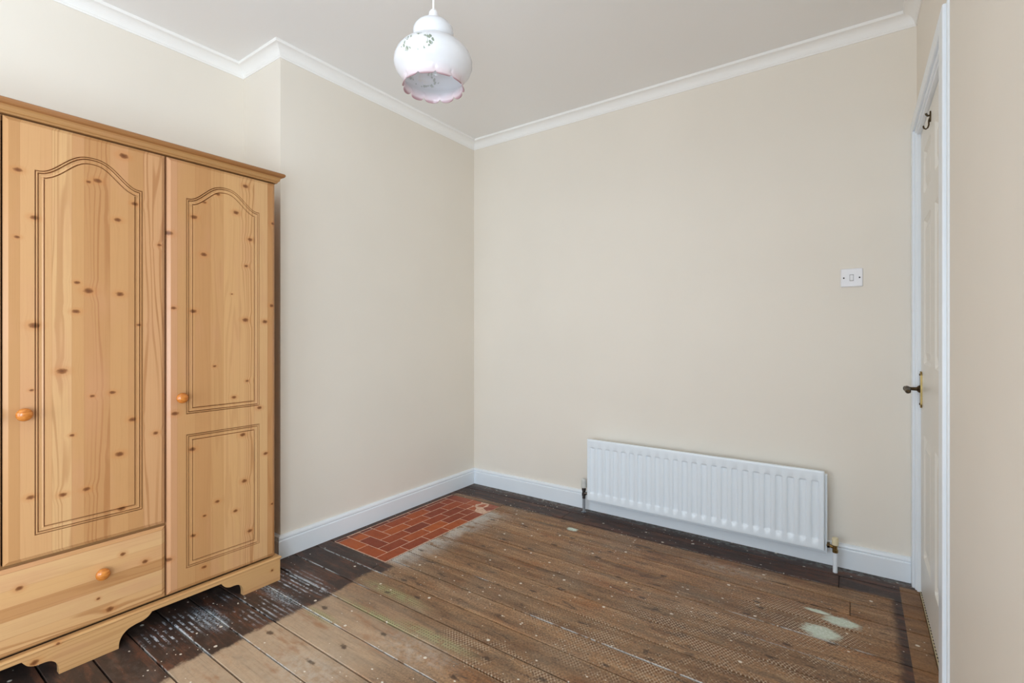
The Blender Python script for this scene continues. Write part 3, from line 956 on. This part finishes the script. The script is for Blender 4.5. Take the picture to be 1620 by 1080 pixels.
# ================================================================== radiator
RX0, RX1, RZ0, RZ1 = 0.963, 2.168, 0.088, 0.455
rad = empty('radiator', ((RX0 + RX1) / 2, -0.06, 0.0))
tag(rad, 'long low white panel radiator with upright flutes mounted on the back wall', 'radiator')
def fluted(x0, x1, z0, z1, yf, depth, n_fl):
    bm = bmesh.new()
    pitch = (2.133 - 0.999) / 23
    cs = [0.997 + k * pitch for k in range(n_fl)] if n_fl else []
    xs = [x0 + 0.004, x0 + 0.010]
    for c in cs: xs += [c - 0.0165, c - 0.0145, c - 0.0125, c - 0.0105, c, c + 0.0105, c + 0.0125, c + 0.0145, c + 0.0165]
    xs += [x1 - 0.010, x1 - 0.004]
    zb, zt = 0.131, 0.410
    zz = [z0 + 0.004, z0 + 0.012, zb, zb + .003, zb + .006, zb + .010, zb + .014, zb + .020, (zb + zt) / 2, zt - .014, zt - .010, zt - .007, zt - .004, zt - .002, zt, z1 - 0.012, z1 - 0.004]
    def dep_(x, z):
        best = 0.0
        for c in cs:
            if abs(x - c) < 0.02:
                hx, hz = 0.0165, (zt - zb) / 2
                r = 0.010
                qx = max(abs(x - c) - (hx - r), 0); qz = max(abs(z - (zb + zt) / 2) - (hz - r), 0)
                d = r - math.hypot(qx, qz)
                q = min(max(d / 0.006, 0), 1)
                best = max(best, q * q * (3 - 2 * q) * 0.0065)
        return best
    gv = [[bm.verts.new((x, yf + dep_(x, z), z)) for z in zz] for x in xs]
    for i in range(len(xs) - 1):
        for j in range(len(zz) - 1):
            bm.faces.new((gv[i][j], gv[i + 1][j], gv[i + 1][j + 1], gv[i][j + 1]))
    nx, nz = len(xs), len(zz)
    ring = [gv[i][0] for i in range(nx)] + [gv[-1][j] for j in range(1, nz)] + [gv[i][-1] for i in range(nx - 2, -1, -1)] + [gv[0][j] for j in range(nz - 2, 0, -1)]
    prev = ring
    cxm, czm = (x0 + x1) / 2, (z0 + z1) / 2
    for (e, dy) in ((0.0025, 0.001), (0.004, 0.004), (0.004, depth)):
        cur = []
        for v in ring:
            x, z = v.co.x, v.co.z
            if abs(x - (x0 + .004)) < 1e-5: x -= e
            if abs(x - (x1 - .004)) < 1e-5: x += e
            if abs(z - (z0 + .004)) < 1e-5: z -= e
            if abs(z - (z1 - .004)) < 1e-5: z += e
            cur.append(bm.verts.new((x, yf + dy, z)))
        for k in range(len(ring)):
            bm.faces.new((prev[k], prev[(k + 1) % len(ring)], cur[(k + 1) % len(ring)], cur[k]))
        prev = cur
    bm.faces.new(prev)
    return bm
obj('front_panel', fluted(RX0, RX1, RZ0, RZ1, -0.100, 0.013, 24), M['radiator'], rad, True, 0.9)
obj('rear_panel', fluted(RX0 + 0.002, RX1 + 0.010, RZ0 - 0.016, RZ1 - 0.018, -0.0790, 0.024, 0), M['radiator'], rad, True, 0.9)
for xb in (1.12, 1.99): obj('wall_bracket', bx(xb, xb + 0.03, -0.0567, -0.0005, 0.16, 0.36, 0.002), M['radiator'], rad)
# thermostatic valve on the left, lockshield on the right
vx, vy = 0.930, -0.074
valve = obj('valve_body', lathe(bmesh.new(), [(0.0095, 0.085), (0.0095, 0.100), (0.012, 0.102), (0.012, 0.116), (0.010, 0.118), (0.010, 0.132), (0.0125, 0.134), (0.0125, 0.148), (0.009, 0.150)],
                                (vx, vy, 0.0), 'z', 16), M['steel'], rad, True, 0.6)
tag(valve, 'dark metal radiator valve body with pale head')
obj('valve_head', lathe(bmesh.new(), [(0.0120, 0.149), (0.0165, 0.152), (0.0170, 0.170), (0.0150, 0.175), (0.0160, 0.180), (0.0160, 0.194), (0.0140, 0.201), (0.008, 0.205), (0.001, 0.206)],
                        (vx, vy, 0.0), 'z', 20), M['valve_grey'], valve, True, 0.7)
obj('valve_tail', tube(bmesh.new(), [(vx + 0.006, vy, 0.118), (vx + 0.04, vy, 0.118)], 0.008, 14), M['chrome'], valve, True, 0.7)
obj('pipe', tube(bmesh.new(), [(vx, vy, -0.004), (vx, vy, 0.086)], 0.0085, 16), M['pipe_grey'], rad, True, 0.7)
obj('pipe_collar', lathe(bmesh.new(), [(0.015, 0.0), (0.015, 0.003), (0.0095, 0.005)], (vx, vy, 0.0), 'z', 20), M['chrome'], rad, True, 0.6)
vx, vy = 2.209, -0.086
valve = obj('valve_body', lathe(bmesh.new(), [(0.0085, 0.088), (0.0115, 0.090), (0.0115, 0.103), (0.009, 0.105), (0.009, 0.120), (0.0105, 0.121), (0.0105, 0.124)], (vx, vy, 0.0), 'z', 8), M['brass'], rad)
tag(valve, 'brass lockshield valve body with cream cap')
obj('valve_cap', lathe(bmesh.new(), [(0.0125, 0.1235), (0.0135, 0.125), (0.0125, 0.154), (0.011, 0.157), (0.001, 0.158)], (vx, vy, 0.0), 'z', 20), M['valve_cream'], valve, True, 0.6)
obj('valve_tail', tube(bmesh.new(), [(vx - 0.007, vy + 0.004, 0.110), (vx - 0.024, vy + 0.012, 0.113), (vx - 0.032, vy + 0.014, 0.113)], 0.0075, 12), M['brass'], valve, True, 0.7)
obj('valve_nut', lathe(bmesh.new(), [(0.0125, 0.0), (0.0125, 0.010)], (vx - 0.0315, vy + 0.014, 0.113), 'x', 6), M['bronze'], valve)
obj('pipe', tube(bmesh.new(), [(vx, vy, -0.004), (vx, vy, 0.089)], 0.0095, 16), M['gloss'], rad, True, 0.7)

# ================================================================== light switch
sw = empty('light_switch', (2.270, 0, 1.347))
tag(sw, 'white square single light switch on the wall beside the door', 'switch')
obj('switch_plate', bx(2.2275, 2.3125, -0.009, 0.0, 1.305, 1.390, 0.0045, 3), M['plastic'], sw)
bm = bx(2.2635, 2.2765, -0.0130, -0.0085, 1.334, 1.360, 0.0015, 2)
for v in bm.verts:
    if v.co.y < -0.011: v.co.y -= (1.347 - v.co.z) * 0.12
obj('rocker', bm, M['plastic'], sw)
obj('rocker_slot', bx(2.2625, 2.2775, -0.0094, -0.0088, 1.3325, 1.3615), M['dark'], sw)
for xx in (2.240, 2.300):
    obj('screw', lathe(bmesh.new(), [(0.0035, -0.0085), (0.0033, -0.0098), (0.001, -0.0102)], (xx, 0, 1.347), 'y', 14), M['dark'], sw, True, 0.6)

# ================================================================== coat hook on the door
hk = empty('coat_hook', (XF - 0.002, -0.412, 1.860))
tag(hk, 'small dark metal coat hook screwed high on the white panelled door', 'hook')
hx0, hy0, hz0 = XF, -0.425, 1.880
obj('backplate', extrude_yz([(hy0 + 0.009 * math.cos(t), hz0 + 0.020 * math.sin(t)) for t in [2 * PI * k / 24 for k in range(24)]], hx0 - 0.004, hx0 - 0.0002), M['bronze'], hk)
pts = [(hx0 - 0.003, hy0, hz0 - 0.004), (hx0 - 0.006, hy0, hz0 - 0.014), (hx0 - 0.006, hy0, hz0 - 0.030), (hx0 - 0.009, hy0, hz0 - 0.040), (hx0 - 0.014, hy0, hz0 - 0.043),
       (hx0 - 0.019, hy0, hz0 - 0.040), (hx0 - 0.021, hy0, hz0 - 0.034), (hx0 - 0.021, hy0, hz0 - 0.030)]
obj('lower_prong', tube(bmesh.new(), pts, 0.0026, 10), M['bronze'], hk, True, 0.8)
pts = [(hx0 - 0.003, hy0, hz0 + 0.004), (hx0 - 0.009, hy0, hz0 + 0.004), (hx0 - 0.013, hy0, hz0 + 0.009), (hx0 - 0.014, hy0, hz0 + 0.014)]
obj('upper_prong', tube(bmesh.new(), pts, 0.0034, 10), M['bronze'], hk, True, 0.8)

# ================================================================== pendant light
LX, LY, LZ = 1.2615, -1.7073, 1.823      # shade axis, rim height
pend = empty('pendant_light', (LX, LY, ZC))
tag(pend, 'white opal glass pendant light with frilled pink rim hanging from ceiling', 'ceiling light')
obj('ceiling_rose', lathe(bmesh.new(), [(0.038, 0.0), (0.038, -0.008), (0.032, -0.018), (0.012, -0.026), (0.004, -0.028)], (LX, LY, ZC), 'z', 32), M['plastic'], pend, True, 0.7)
obj('flex', tube(bmesh.new(), [(LX, LY, ZC - 0.026), (LX, LY, LZ + 0.222)], 0.0033, 12), M['cord'], pend, True, 0.8)
obj('lamp_holder', lathe(bmesh.new(), [(0.004, 0.228), (0.008, 0.226), (0.0130, 0.219), (0.0155, 0.206), (0.0175, 0.187), (0.0165, 0.165), (0.019, 0.162), (0.019, 0.120), (0.014, 0.118)], (LX, LY, LZ), 'z', 24), M['plastic'], pend, True, 0.7)
M['shade'] = shade_mat(LX, LY)
prof = [(0.017, 0.246), (0.030, 0.246), (0.040, 0.243), (0.050, 0.235), (0.0575, 0.222), (0.0600, 0.208), (0.0585, 0.194), (0.0555, 0.184), (0.0550, 0.178), (0.0575, 0.172), (0.068, 0.164),
        (0.083, 0.153), (0.097, 0.138), (0.108, 0.120), (0.1145, 0.098), (0.1150, 0.078), (0.109, 0.058), (0.098, 0.040), (0.090, 0.026), (0.0855, 0.014), (0.0850, 0.005), (0.0885, -0.004)]
prof = [(r, h * 0.765 if h > 0 else h) for r, h in prof]
bm = bmesh.new()
NS = 180
WAVES = 11
def ring_at(r, h, inner):
    ring = []
    for i in range(NS):
        a = 2 * PI * i / NS
        k = max(0.0, 1 - (h + 0.004) / 0.024)
        ph = (a * WAVES / (2 * PI) + 0.3) % 1.0
        cus = abs(2 * ph - 1)                   # 1 at the cusp
        w = (cus ** 7)
        rr = r + k * (0.003 * (1 - cus ** 2) - 0.002 * w) - (0.0022 if inner else 0)
        hh = h + k * (0.008 * w - 0.004 * (1 - cus ** 2))
        ring.append(bm.verts.new((rr * math.cos(a), rr * math.sin(a), hh)))
    return ring
fine = []
for (a, b) in zip(prof, prof[1:]):
    for t in (0, 0.5): fine.append((a[0] + (b[0] - a[0]) * t, a[1] + (b[1] - a[1]) * t))
fine.append(prof[-1])
rings = [ring_at(r, h, False) for r, h in fine] + [ring_at(r, h, True) for r, h in fine[::-1]]
for a, b in zip(rings, rings[1:] + [rings[0]]):
    for i in range(NS): bm.faces.new((a[i], a[(i + 1) % NS], b[(i + 1) % NS], b[i]))
shade = obj('lamp_shade', bm, M['shade'], None, True, 1.0)
shade.parent = pend
shade.location = (0, 0, LZ - ZC)
shade['label'] = 'frilled white glass shade printed with a green leaf wreath'
